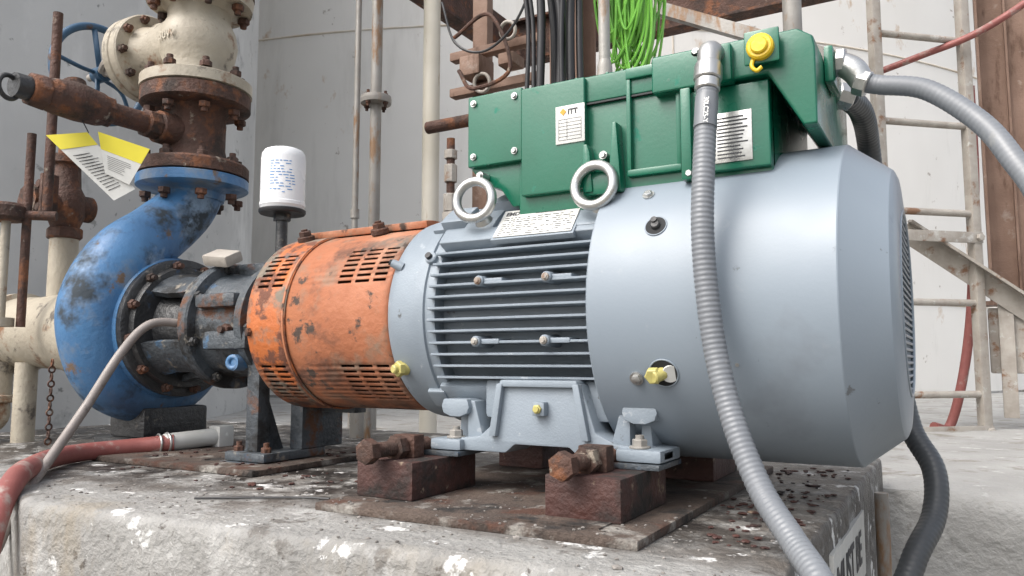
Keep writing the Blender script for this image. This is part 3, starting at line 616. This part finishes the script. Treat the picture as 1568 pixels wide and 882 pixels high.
make('cross_beam',[box(-1.95,-.35,3.28,3.292,1.50,1.70),box(-1.95,-.35,3.24,3.33,1.492,1.504),box(-1.95,-.35,3.24,3.33,1.70,1.712)],'rust',g)
make('side_beam',[box(-1.865,-1.853,1.9,3.24,1.50,1.68),box(-1.90,-1.82,1.9,3.24,1.49,1.502)],'rust',g)
g='instrument_rack'
make('frame',[box(-1.43,-1.37,2.2,2.24,.45,1.7,.004),box(-1.50,-1.15,2.16,2.2,1.05,1.08,.004),box(-1.50,-1.15,2.16,2.2,.92,.95,.004),box(-1.42,-1.34,2.1,2.2,.96,1.03,.008),box(-1.28,-1.22,2.12,2.2,.98,1.02,.008)],'ruststr',g)
make('tubing',[cyl((-1.62,2.2,.84),(-1.38,2.2,.84),.022,seg=16),cyl((-1.45,2.1,.50),(-1.45,2.1,.75),.014,seg=16),sweep([(-1.44,2.1,1.1),(-1.30,2.1,1.15),(-1.22,2.1,.95),(-1.35,2.08,.90),(-1.42,2.1,.98)],.007,8)],'rust',g)
make('clamps',[torus((-1.34,2.12,.93),(0,1,.2),.03,.006),torus((-1.24,2.12,1.09),(0,1,.2),.028,.006),box(-1.47,-1.43,2.08,2.12,.44,.5,.004),cyl((-1.45,2.1,.60),(-1.45,2.1,.66),.022,seg=8,ch=.002),cyl((-1.45,2.1,.50),(-1.45,2.1,.56),.024,seg=8,ch=.002),cyl((-1.45,2.1,.68),(-1.45,2.1,.71),.022,seg=8,ch=.002)],'zincd',g)
cb=[]
for k in range(9):
    x=-.93+k*.017+random.uniform(-.004,.004); y=1.72+random.uniform(-.04,.04)
    cb.append(sweep([(x+random.uniform(-.03,.03),y+.1,1.6),(x+random.uniform(-.02,.02),y,1.1),(x+random.uniform(-.01,.01),y,.85),(x,y,.6),(x+.02,y-.03,.3),(x+.02,y-.02,-.22)],random.choice([.006,.009,.011]),10,8))
make('cables',cb,'black','black_cable_bundle')
make('cable',sweep([(-1.35,1.9,1.12),(-1.30,1.9,.98),(-1.20,1.9,.93),(-1.10,1.9,.98),(-1.03,1.9,1.1),(-.98,1.9,1.3)],.004,8),'black','loose_cable')
g='rigid_conduit'
make('conduit',[cyl((-.635,1.5,.50),(-.635,1.5,2.4),.0125,seg=18)],'galv',g)
make('hub',[lathe((-.635,1.5,.50),(0,0,1),[(0,.032),(.07,.032),(.085,.026),(.12,.017),(.135,.0165),(.15,.0125)],24)],'galv',g)
wr=[]
for k in range(44):
    x0=random.uniform(-.82,-.73); x1=x0+random.uniform(.04,.12); zb=random.uniform(.74,.90); y=random.uniform(1.85,1.98)
    wr.append(sweep([(x0+random.uniform(-.02,.0),y,1.5),(x0+random.uniform(-.01,.01),y,1.15),(x0+.005,y,zb+.13),((x0+x1)/2-.01,y+random.uniform(-.02,.02),zb),(x1-.01,y,zb+.11),(x1+random.uniform(-.02,.01),y,1.15),(x1-.03,y,1.5)],.0034,6,8))
make('wires',wr,'greenw','green_wire_bundle')
make('pipe',cyl((-.42,2.55,-.3),(-.42,2.55,3.5),.03,seg=20),'galv','vertical_pipe.004')
make('brace',[obox((-.75,3.0,1.33),(.9,.05,.05),(.8,0,-.42),(0,1,0))],'galv','diagonal_brace')
g='steel_ladder'
A=Vector((-.268,3.771,0)); B=Vector((.083,4.089,0)); u=(B-A).normalized(); w=Vector((u.y,-u.x,0))
L=[]
for q in (A,B): L.append(obox(q+Vector((0,0,1.2)),(.045,.045,4.3),u,w,.006))
for k in range(-2,8):
    z=.268+.41*k; L.append(cyl(A+Vector((0,0,z)),B+Vector((0,0,z)),.016,seg=14))
make('rails_and_rungs',L,'zincd',g)
br=[]
for z in (.565,-.305,1.9):
    br+=[obox((A+B)/2+w*.02+Vector((0,0,z)),(.52,.012,.05),u,w,.002)]
    for q in (A,B): br+=nut(q+w*.03+Vector((0,0,z)),w,.018,.015)
make('brackets',br,'zincd',g)
g='steel_column.001'
make('section',[box(.145,.80,4.55,4.57,.30,5),box(.145,.157,4.45,4.57,.30,5),box(.27,.28,4.50,4.57,.30,5),box(.45,.46,4.50,4.57,.30,5),box(.12,.82,4.44,4.60,.28,.30)],'ruststr',g)
make('stanchion',[box(.40,.50,4.48,4.58,-.3,.28)],'zincd',g)
p0=Vector((-.20,4.0,.62)); p1=Vector((.72,4.35,-.12))
make('angle_iron',[obox((p0+p1)/2,((p1-p0).length,.012,.10),p1-p0,(0,1,0)),obox((p0+p1)/2+Vector((.03,-.04,.03)),((p1-p0).length,.09,.012),p1-p0,(0,1,0))],'zincd','diagonal_brace.001')
make('plate',[box(.12,.30,4.2,4.215,-.05,.25,.01),box(.16,.22,4.17,4.2,-.25,.28,.004)],'zincd','support_bracket')
make('hose',sweep([(-.30,4.1,1.42),(-.10,4.05,1.45),(.15,4.0,1.50),(.45,4.0,1.66),(.9,4.0,1.9)],.016,10),'redhose','red_hose.001')
make('hose',sweep([(.10,4.16,1.3),(.10,4.2,.9),(.08,4.2,.55),(.05,4.2,.2),(0,4.2,-.1),(-.06,4.2,-.3),(-.12,4.1,-.295)],.022,10),'redhose','red_hose.002')
# ================================================================ finish groups
for gname,obs in groups.items():
    if len(obs)==1:
        ob=obs[0]; ob.name=gname; ob.data.name=gname
        ob.location=(0,0,H)
    else:
        mn=Vector((1e9,)*3);mx=-mn
        for o in obs:
            for v in o.data.vertices:
                for i in range(3): mn[i]=min(mn[i],v.co[i]); mx[i]=max(mx[i],v.co[i])
        c=(mn+mx)/2
        e=bpy.data.objects.new(gname,None); e.empty_display_size=.05; sc.collection.objects.link(e)
        e.location=c+Vector((0,0,H))
        for o in obs: o.parent=e; o.location=-c
# ================================================================ camera & light
cam=bpy.data.cameras.new('Camera'); co=bpy.data.objects.new('Camera',cam); sc.collection.objects.link(co)
cam.sensor_width=36; cam.lens=27.18; cam.clip_start=.02; cam.clip_end=400
pp=R_(5.5); d=Vector((-.5*math.cos(pp),math.cos(R_(30))*math.cos(pp),math.sin(pp)))
co.location=(0,0,H); co.rotation_euler=d.to_track_quat('-Z','Y').to_euler()
sc.camera=co
el,az=R_(50),R_(205)
sd=Vector((math.sin(az)*math.cos(el),math.cos(az)*math.cos(el),math.sin(el)))
sl=bpy.data.lights.new('Sun','SUN'); sl.energy=1.5; sl.angle=R_(45); sl.color=(1,.985,.96)
so=bpy.data.objects.new('Sun',sl); sc.collection.objects.link(so); so.rotation_euler=(-sd).to_track_quat('-Z','Y').to_euler(); so.location=(0,-3,6)
wd=bpy.data.worlds.new('World'); sc.world=wd; wd.use_nodes=True; nt=wd.node_tree
sky=nt.nodes.new('ShaderNodeTexSky'); sky.sky_type='NISHITA'; sky.sun_disc=False; sky.sun_elevation=el; sky.sun_rotation=az; sky.dust_density=5; sky.air_density=1
hs=nt.nodes.new('ShaderNodeHueSaturation'); hs.inputs['Saturation'].default_value=.42; hs.inputs['Value'].default_value=2.15
nt.links.new(sky.outputs[0],hs.inputs['Color']); bg=nt.nodes['Background']; nt.links.new(hs.outputs[0],bg.inputs['Color']); bg.inputs['Strength'].default_value=.15
sc.view_settings.view_transform='Standard'; sc.view_settings.look='None'; sc.view_settings.exposure=0
